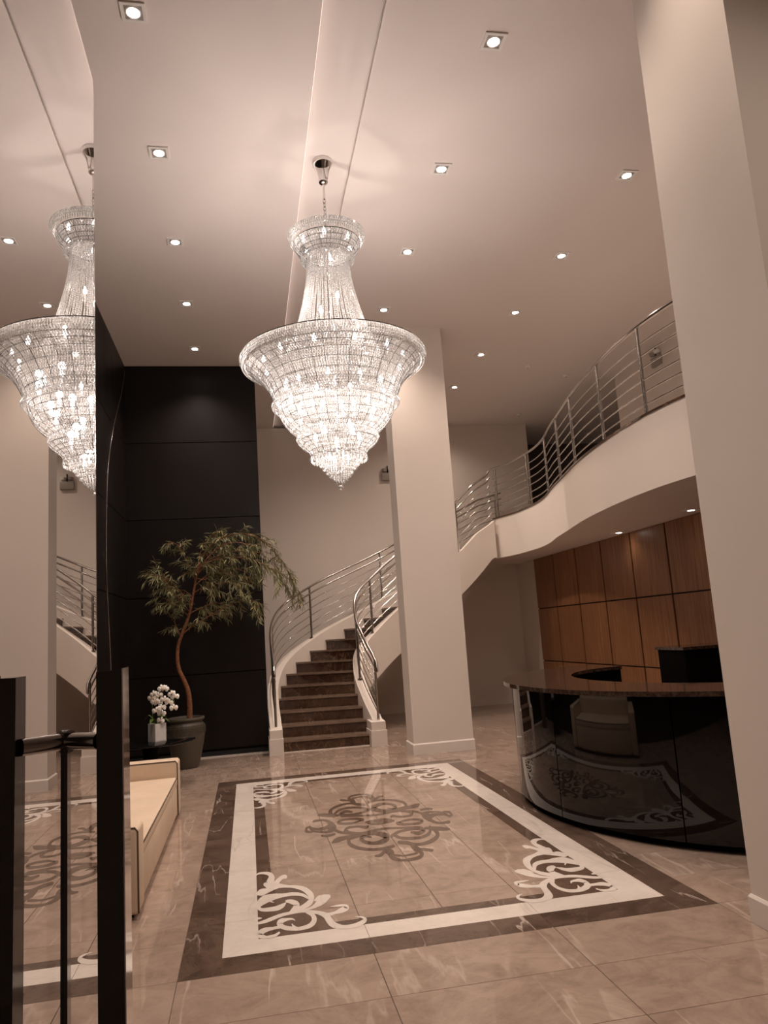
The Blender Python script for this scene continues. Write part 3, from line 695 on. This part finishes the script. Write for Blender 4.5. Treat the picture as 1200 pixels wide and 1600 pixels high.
branches = [
 [tl(-.90, 1.72), tl(-1.0, 1.95, .05), tl(-1.12, 2.12, .1)], [tl(-.80, 2.0), tl(-.95, 2.15, -.05), tl(-1.16, 2.28, -.1)],
 [tl(-.76, 2.15), tl(-.95, 2.4, .05), tl(-1.12, 2.58, .1), tl(-1.29, 2.66, .12)], [tl(-.78, 2.05), tl(-.95, 2.3, -.15), tl(-1.1, 2.5, -.2), tl(-1.2, 2.56, -.25)],
 [tl(-.68, 2.45), tl(-.78, 2.7), tl(-.90, 2.95), tl(-.98, 3.02)], [tl(-.66, 2.55), tl(-.62, 2.85, .1), tl(-.5, 3.05, .1), tl(-.36, 3.17, .1)],
 [tl(-.62, 2.72), tl(-.45, 2.95, -.05), tl(-.15, 3.08, -.1), tl(.18, 3.02, -.1), tl(.45, 2.74, -.1), tl(.62, 2.42, -.1), tl(.71, 2.12, -.1)],
 [tl(-.64, 2.65), tl(-.4, 2.80, .1), tl(-.05, 2.88, .15), tl(.25, 2.80, .15), tl(.45, 2.55, .15), tl(.52, 2.36, .15)],
 [tl(-.66, 2.55), tl(-.45, 2.72, -.15), tl(-.1, 2.74, -.2), tl(.2, 2.65, -.25), tl(.38, 2.46, -.3)],
 [tl(-.7, 2.4), tl(-.5, 2.55, .1), tl(-.2, 2.55, .2), tl(.05, 2.42, .2)],
 [tl(-.72, 2.3), tl(-.52, 2.38, -.1), tl(-.25, 2.40, -.2), tl(-.05, 2.30, -.25)],
 [tl(-.89, 1.74), tl(-.72, 1.86, -.05), tl(-.45, 2.0, -.1), tl(-.2, 2.12, -.12), tl(.02, 2.16, -.15), tl(.16, 2.04, -.15)],
 [tl(-.78, 2.02), tl(-.62, 2.1, .12), tl(-.45, 2.16, .2), tl(-.30, 2.12, .22)],
 [tl(-.7, 2.42), tl(-.6, 2.65, -.1), tl(-.35, 2.9, -.15), tl(-.1, 2.95, -.2), tl(.15, 2.88, -.2)],
 [tl(-.74, 2.25), tl(-.85, 2.35, .15), tl(-.95, 2.35, .25), tl(-1.03, 2.28, .28)],
 [tl(-.68, 2.5), tl(-.55, 2.5, .2), tl(-.35, 2.62, .28), tl(-.1, 2.62, .3), tl(.1, 2.5, .3)],
]
leafm = MB().add([(0, 0, 0), (.035, .0065, .002), (.035, -.0065, .002), (.075, .005, -.003), (.075, -.005, -.003), (.115, 0, -.016), (.035, 0, -.002), (.075, 0, -.007)], [(0, 6, 1), (0, 2, 6), (1, 6, 7, 3), (6, 2, 4, 7), (3, 7, 5), (7, 4, 5)])
LV = [Vector(v) for v in leafm.v]; leafobj = leafm.build('leaf', M_leaf, tp); lcount = 0; leaf_mb = MB(); used_first = False
def add_leaf(p, d, s):
    global lcount, used_first
    d = d.normalized(); q = d.to_track_quat('X', 'Z'); q = q @ Matrix.Rotation(random.uniform(-.9, .9), 3, 'X').to_quaternion()
    if lcount % 6 == 0 and lcount // 6 < 280:
        o = leafobj if not used_first else inst(leafobj, tp); used_first = True
        o.rotation_mode = 'QUATERNION'; o.location = p; o.rotation_quaternion = q; o.scale = (s,) * 3
    else: leaf_mb.add([p + q @ (v * s) for v in LV], leafm.f)
    lcount += 1
tw = MB()
for bi, b in enumerate(branches):
    bsn = spline(b, 8); n = len(bsn); r0 = .010 if len(b) > 4 else .007
    MB().tube(bsn, [r0 * (1 - .75 * i / n) for i in range(n)], 6).build('branch', M_bark, tp, smooth=True)
    ln = sum((a - c_).length for a, c_ in zip(bsn, bsn[1:])); ntw = int(ln * 18) + 2
    for k in range(ntw):
        f = .14 + .86 * (k + random.random()) / ntw; i = min(n - 2, int(f * (n - 1))); p = bsn[i]; t = (bsn[i + 1] - bsn[i]).normalized()
        d = (t * .7 + Vector((random.uniform(-.9, .9), random.uniform(-.8, .8), random.uniform(-.7, .6)))).normalized()
        l2 = random.uniform(.10, .25); q = [p, p + d * l2 * .5 + Vector((0, 0, -.005)), p + d * l2 + Vector((0, 0, -.05))]
        qs = spline(q, 4); tw.tube(qs, [.0032, .003, .003, .0027, .0025, .0025, .002, .002, .0015][:len(qs)], 4)
        for j in range(2, len(qs)):
            for _ in range(2):
                dd = (qs[j] - qs[j - 1]).normalized() * .7 + Vector((random.uniform(-.8, .8), random.uniform(-.8, .8), random.uniform(-1.0, .25)))
                add_leaf(qs[j], dd, random.uniform(.7, 1.2))
o = tw.build('twigs', M_bark, tp); o['kind'] = 'stuff'
o = leaf_mb.build('foliage', M_leaf, tp); o['kind'] = 'stuff'

# thin wire curving down the dark wall
tag(MB().tube(spline([(-1.69, 11.45, 5.80), (-1.69, 11.1, 5.30), (-1.69, 10.59, 4.8), (-1.69, 10.1, 4.2), (-1.69, 9.86, 3.65), (-1.69, 9.77, 2.66), (-1.69, 9.88, 2.04), (-1.69, 10.02, 1.37), (-1.69, 10.05, .6)], 8), .0045, 6).build('wall_wire', M_steel, smooth=True), 'thin silvery wire curving down the dark left wall', 'wire')

# ------------------------------------------------------------------ CHANDELIER
CX, CY = .828, 6.31
ch = thing('chandelier', 'huge tiered crystal chandelier hanging over the floor medallion', 'chandelier', (CX, CY, 0))
MB().lathe([(0, 5.91), (.092, 5.91), (.094, 5.888), (.090, 5.865), (.072, 5.84), (.058, 5.80), (.048, 5.75), (.042, 5.715), (.044, 5.70), (.036, 5.685), (.012, 5.675), (0, 5.675)], n=40).build('canopy', M_chrome, ch, smooth=True, auto=60, fix=True)
MB().tube([(0, 0, 5.68), (0, 0, 5.53)], .010, 12).build('rod', M_chrome, ch, smooth=True, auto=60)
lk = MB(); pts = [(.014 * math.cos(a), 0, .026 * math.sin(a)) for a in [2 * PI * k / 14 for k in range(15)]]; lk.tube(pts, .0045, 6, False)
first = None
for i in range(7):
    o = lk.build('chain_link', M_chrome, ch, smooth=True) if i == 0 else inst(first, ch)
    if i == 0: first = o
    o.location = (0, 0, 5.512 - i * .038); o.rotation_euler.z = (i % 2) * PI / 2 + .5
MB().tube([(0, 0, 5.28), (0, 0, 3.0)], .012, 8).build('centre_stem', M_chrome, ch, smooth=True)
def beads(mb, prof, pitch=.0215, size=(.0185, .0195, .011), off=0):
    """rows of crystals along a profile (r,z)"""
    seg = [(a, b, math.dist(a, b)) for a, b in zip(prof, prof[1:])]; tot = sum(s[2] for s in seg); n = max(1, int(round(tot / pitch)))
    for i in range(n):
        s_ = tot * (i + .5) / n
        for a, b, l in seg:
            if s_ <= l: break
            s_ -= l
        u = s_ / l; r_, z = a[0] + (b[0] - a[0]) * u, a[1] + (b[1] - a[1]) * u
        ang = math.atan2(b[1] - a[1], b[0] - a[0]); cnt = max(4, int(2 * PI * r_ / pitch))
        for k in range(cnt):
            th = 2 * PI * (k + off) / cnt
            jit = random.uniform(-.25, .25)
            mtx = Matrix.Rotation(th, 4, 'Z') @ Matrix.Translation((r_, 0, z)) @ Matrix.Rotation(-ang + jit, 4, 'Y') @ Matrix.Rotation(random.uniform(-.3, .3), 4, 'X')
            # long axis: along profile x, tangential y, normal z
            x_, y_, z_ = size[0] / 2, size[1] / 2, size[2] / 2
            vs = [(x_, 0, 0), (-x_, 0, 0), (0, y_, 0), (0, -y_, 0), (0, 0, z_), (0, 0, -z_)]
            vs = [(x_, y_ * .7, 0), (-x_, y_ * .7, 0), (-x_, -y_ * .7, 0), (x_, -y_ * .7, 0), (0, 0, z_), (0, 0, -z_)]
            mb.add([mtx @ Vector(v) for v in vs], [(0, 1, 4), (1, 2, 4), (2, 3, 4), (3, 0, 4), (1, 0, 5), (2, 1, 5), (3, 2, 5), (0, 3, 5)])
def arc(cr, cz, r_, a0, a1, n=8): return [(cr + r_ * math.cos(math.radians(a0 + (a1 - a0) * i / n)), cz + r_ * math.sin(math.radians(a0 + (a1 - a0) * i / n))) for i in range(n + 1)]
def tier(name, profs, ribs=None, nrib=24, **kw):
    mb = MB()
    for pr in profs: beads(mb, pr, **kw)
    o = mb.build(name, M_crys, ch); o['kind'] = 'stuff'
    if ribs:
        for rp in ribs:
            fm = MB()
            for k in range(nrib):
                a = 2 * PI * (k + .5) / nrib; fm.tube([(math.cos(a) * (r_ + .004), math.sin(a) * (r_ + .004), z - .005) for r_, z in rp], .0021, 4)
            for (r_, z) in rp: fm.tube([((r_ - .008) * math.cos(2 * PI * q / 60), (r_ - .008) * math.sin(2 * PI * q / 60), z + .008) for q in range(61)], .0035, 4, False)
            fo = fm.build('wire_frame', M_wire, ch)
    return o
# crown
crown_under = [(.305, 5.085), (.285, 5.04), (.255, 5.00), (.225, 4.975), (.20, 4.955)]
tier('crown_tier', [arc(.318, 5.15, .032, 100, -60, 6) + [(.328, 5.10)], [(.30, 5.18), (.318, 5.182)], crown_under, [(.325, 5.17), (.318, 5.095)], [(r_ - .01, z + .014) for r_, z in crown_under]], [crown_under], 18)
tier('crown_collar', [arc(.222, 4.93, .016, 140, -120, 6)], pitch=.026, size=(.024, .024, .022))
# strands of the neck
sm = MB(); path = spline([Vector((.185, 0, 4.95)), Vector((.205, 0, 4.72)), Vector((.262, 0, 4.45)), Vector((.335, 0, 4.22)), Vector((.42, 0, 4.03))], 16)
tot = sum((a - b).length for a, b in zip(path, path[1:])); stp = .0185; d = 0; cur_i = 0
acc_ = [0]
for a, b in zip(path, path[1:]): acc_.append(acc_[-1] + (b - a).length)
while d < tot:
    i = max(j for j in range(len(acc_) - 1) if acc_[j] <= d); u = (d - acc_[i]) / (acc_[i + 1] - acc_[i]); p = path[i].lerp(path[i + 1], u); s_ = .0068
    vs = [(s_, 0, 0), (0, s_, 0), (-s_, 0, 0), (0, -s_, 0), (0, 0, .0098), (0, 0, -.0098)]
    sm.add([p + Vector(v) for v in vs], [(0, 1, 4), (1, 2, 4), (2, 3, 4), (3, 0, 4), (1, 0, 5), (2, 1, 5), (3, 2, 5), (0, 3, 5)]); d += stp
s0 = sm.build('crystal_strand', M_crys, ch)
NS = 84
for k in range(1, NS):
    inst(s0, ch, rot=(0, 0, 2 * PI * (k + random.uniform(-.42, .42)) / NS))
# big bowl
big_under = [(.765, 3.935), (.72, 3.90), (.67, 3.86), (.62, 3.80), (.575, 3.73), (.545, 3.66), (.525, 3.60)]
tier('main_tier', [arc(.775, 3.985, .040, 120, -40, 6) + [(.80, 3.935), (.775, 3.925)], big_under, [(.79, 4.01), (.785, 3.945)], [(r_ - .008, z + .017) for r_, z in big_under]], [big_under], 40)
MB().lathe([(.78, 4.03), (.79, 4.035), (.79, 4.027)], n=64, close=True).build('rim_hoop', M_wire, ch)
tier('second_flange', [arc(.525, 3.575, .030, 110, -90, 6)])
bowl2 = [(.505, 3.555), (.492, 3.50), (.465, 3.44), (.425, 3.385), (.375, 3.34), (.335, 3.315)]
tier('second_tier', [bowl2], [bowl2], 32)
ring4u = [(.345, 3.245), (.315, 3.215), (.28, 3.19), (.25, 3.16), (.232, 3.125)]
tier('third_tier', [arc(.325, 3.28, .032, 120, -60, 6), ring4u], [ring4u], 24)
tier('fourth_collar', [arc(.222, 3.105, .026, 110, -90, 4)], pitch=.036, size=(.034, .034, .018))
cone = []
for (r_, z) in ((.198, 3.085), (.172, 3.055), (.146, 3.022), (.120, 2.988), (.094, 2.957), (.068, 2.928), (.042, 2.903)): cone.append([(r_, z + .022), (r_, z - .022)])
tier('pendant_cone', cone, pitch=.022, size=(.022, .017, .012))
tier('cone_lining', [[(.19, 3.07), (.11, 2.98), (.03, 2.90)]], pitch=.024)
bm = bmesh.new(); bmesh.ops.create_icosphere(bm, subdivisions=2, radius=.022); me = bpy.data.meshes.new('crystal_ball'); bm.to_mesh(me); bm.free(); me.materials.append(M_crys)
o = bpy.data.objects.new('crystal_ball', me); C.objects.link(o); o.parent = ch; o.location = (0, 0, 2.845); MB().tube([(0, 0, 2.90), (0, 0, 2.865)], .003, 6).build('ball_hook', M_chrome, o, loc=(0, 0, -2.845))
# candle bulbs with their own light
bulb_prof = [(0, -.002), (.010, 0), (.016, .015), (.017, .028), (.010, .05), (.003, .068), (0, .07)]
first = None; fs_ = None
def bulb(r_, a, z, watt, soft=.03):
    global first, fs_
    if first is None:
        first = MB().lathe(bulb_prof, n=10).build('candle_bulb', M_bulb, ch, smooth=True); o = first
        fs_ = MB().tube([(0, 0, -.06), (0, 0, 0)], .010, 8).build('bulb_socket', M_lampwhite, o)
    else: o = inst(first, ch); inst(fs_, o)
    o.location = (r_ * math.cos(a), r_ * math.sin(a), z)
    if watt:
        ld = bpy.data.lights.new('bulb_light', 'POINT'); ld.energy = watt; ld.color = LCOL; ld.shadow_soft_size = soft
        lo = bpy.data.objects.new('bulb_light', ld); C.objects.link(lo); lo.parent = ch; lo.location = (r_ * math.cos(a), r_ * math.sin(a), z + .088)
for k in range(12): bulb(.62, 2 * PI * (k + .3) / 12, 3.93, BULB_W * 1.5 if k % 3 == 0 else 0, .012)
for k in range(10): bulb(.44, 2 * PI * (k + .1) / 10, 3.70, BULB_W * .26)
for k in range(8): bulb(.34, 2 * PI * (k + .4) / 8, 3.47, BULB_W * .24)
for k in range(5): bulb(.20, 2 * PI * (k + .2) / 5, 3.28, BULB_W * .3)
for k in range(4): bulb(.09, 2 * PI * (k + .2) / 4, 3.08, BULB_W * .15)
for k in range(3): bulb(.09, 2 * PI * (k + .6) / 3, 4.30 + .12 * k, BULB_W * 1.3 if k == 1 else 0, .008)
for k in range(6): bulb(.23, 2 * PI * (k + .3) / 6, 5.06, CROWN_W * 1.8 if k % 3 == 0 else 0, .008)

# ------------------------------------------------------------------ DOWNLIGHTS
def downlight_parts(t, m, size=.165):
    h = size / 2; f = MB(); wd = .022
    f.b2((-h, -h, -.012), (h, -h + wd, 0)); f.b2((-h, h - wd, -.012), (h, h, 0)); f.b2((-h, -h + wd, -.012), (-h + wd, h - wd, 0)); f.b2((h - wd, -h + wd, -.012), (h, h - wd, 0))
    f.build('frame', M_lampwhite, t)
    MB().b2((-h + wd, -h + wd, -.004), (h - wd, h - wd, -.0005)).build('backplate', M_grey, t)
    MB().lathe([(.044, -.006), (.052, -.006), (.052, -.013), (.044, -.013)], n=28, close=True).build('ring', M_lampwhite, t, fix=True)
    MB().lathe([(0, -.016), (.02, -.0155), (.036, -.011), (.042, -.005)], n=24).build('lens', m, t, smooth=True)
def spotlight(t, watt, col, ang=150):
    ld = bpy.data.lights.new('spot_light', 'SPOT'); ld.energy = watt; ld.color = col; ld.spot_size = math.radians(ang); ld.spot_blend = 1; ld.shadow_soft_size = .04
    lo = bpy.data.objects.new('spot_light', ld); C.objects.link(lo); lo.parent = t; lo.location = (0, 0, -.03)
ordn = ['nearest', 'second nearest', 'third nearest', 'fourth nearest', 'farthest']
proto = None
def downlight(x, y, z, label, group, watt, m=M_spot, col=SCOL, ang=122):
    global proto
    t = thing('ceiling_light', label, 'ceiling light', (x, y, z), group)
    downlight_parts(t, m); spotlight(t, watt, col, ang); return t
for k in range(5): downlight(-.61, 4.69 + 1.515 * k, H, 'square white downlight, %s in the row left of the chandelier' % ordn[k], 'square downlights in the high ceiling', SPOT_W)
o4 = ['nearest', 'second nearest', 'third nearest', 'farthest']
for k in range(4): downlight(1.94, 4.69 + 1.55 * k, H, 'square white downlight, %s in the row just right of the chandelier' % o4[k], 'square downlights in the high ceiling', SPOT_W)
for k in range(5): downlight(3.80, 6.20 + 1.585 * k, H, 'square white downlight, %s in the rightmost row beside the balcony' % ordn[k], 'square downlights in the high ceiling', SPOT_W)
for x, y, lb in ((1.94, 10.90, 'square white downlight behind the chandelier, between it and the middle column'), (1.94, 12.46, 'square white downlight behind the chandelier, over the lower stair flight'), (3.80, 14.1, 'square white downlight hidden behind the middle column, over the upper stair flight')):
    downlight(x, y, H, lb, 'square downlights in the high ceiling', SPOT_W * (1.5 if y < 13 else .6), ang=150)
downlight(1.94, 3.17, H, 'square white downlight over the entrance, middle row, beside the nearest column', 'square downlights over the entrance', SPOT_W * .55)
for x, y, lb in ((-.61, 3.17, 'left row, first one outside the view'), (3.80, 3.17, 'right row, beyond the nearest column'), (-.61, 1.65, 'left row, above the viewer'), (1.94, 1.65, 'middle row, above the viewer'), (3.80, 1.65, 'right row, beside the viewer')):
    downlight(x, y, H, 'square white downlight over the entrance, ' + lb, 'square downlights over the entrance', SPOT_W)
downlight(5.25, 8.10, ZS, 'lit downlight in the balcony soffit above the desk, the one beside the right column', 'downlights under the balcony', 3, M_spot, SCOL, 140)
downlight(5.32, 10.05, ZS, 'lit downlight in the balcony soffit above the desk, the farther one', 'downlights under the balcony', 3, M_spot, SCOL, 140)
# smoke detectors
for (x, y, lb) in ((4.77, 11.46, 'small round smoke detector on the ceiling left of the balcony railing'), (5.65, 14.3, 'small round smoke detector on the ceiling above the top of the stairs'), (5.67, 11.94, 'small round smoke detector on the ceiling just above the balcony handrail')):
    t = thing('smoke_detector', lb, 'smoke detector', (x, y, H), 'smoke detectors on the ceiling')
    MB().lathe([(0, 0), (.055, 0), (.055, -.012), (.048, -.028), (.025, -.036), (0, -.037)], n=24).build('housing', M_lampwhite, t, smooth=True, auto=40)
    MB().lathe([(0, -.037), (.012, -.037), (.010, -.044), (0, -.045)], n=12).build('sensor_cap', M_grey, t, smooth=True)
# emergency lights
def emergency(loc, rz, label):
    t = thing('emergency_light', label, 'emergency light', loc, 'emergency lights', rz)
    rbox('housing', (-.13, -.06, -.09), (.13, 0, .07), .012, M_grey, t)
    for s_ in (-1, 1):
        MB().lathe([(0, -.03), (.045, -.03), (.055, .0), (.055, .02), (.04, .024), (0, .022)], n=20).build('lamp_head', M_lampwhite if s_ > 0 else M_grey, t, smooth=True, auto=40, loc=(s_ * .07, -.045, .13))
    MB().tube([(0, -.03, .06), (0, -.03, .22)], .012, 8).build('stem', M_matt, t)
emergency((2.97, YB, 4.78), 0, 'grey twin-head emergency light on the back wall left of the middle column')
emergency((6.62, 10.57, 5.60), -PI / 2, 'twin-head emergency light on the upper floor wall behind the balcony railing')

# black cabinet on the upper floor, glimpsed between the railings
kb = thing('upper_cabinet', 'low black cabinet on the upper floor glimpsed through the balcony railing', 'cabinet', (6.30, 11.2, ZF + .001))
MB().b2((-.25, -.55, 0), (.25, .55, .62)).build('cabinet_body', M_matt, kb); MB().b2((-.27, -.57, .62), (.27, .57, .65)).build('cabinet_top', M_matt, kb)
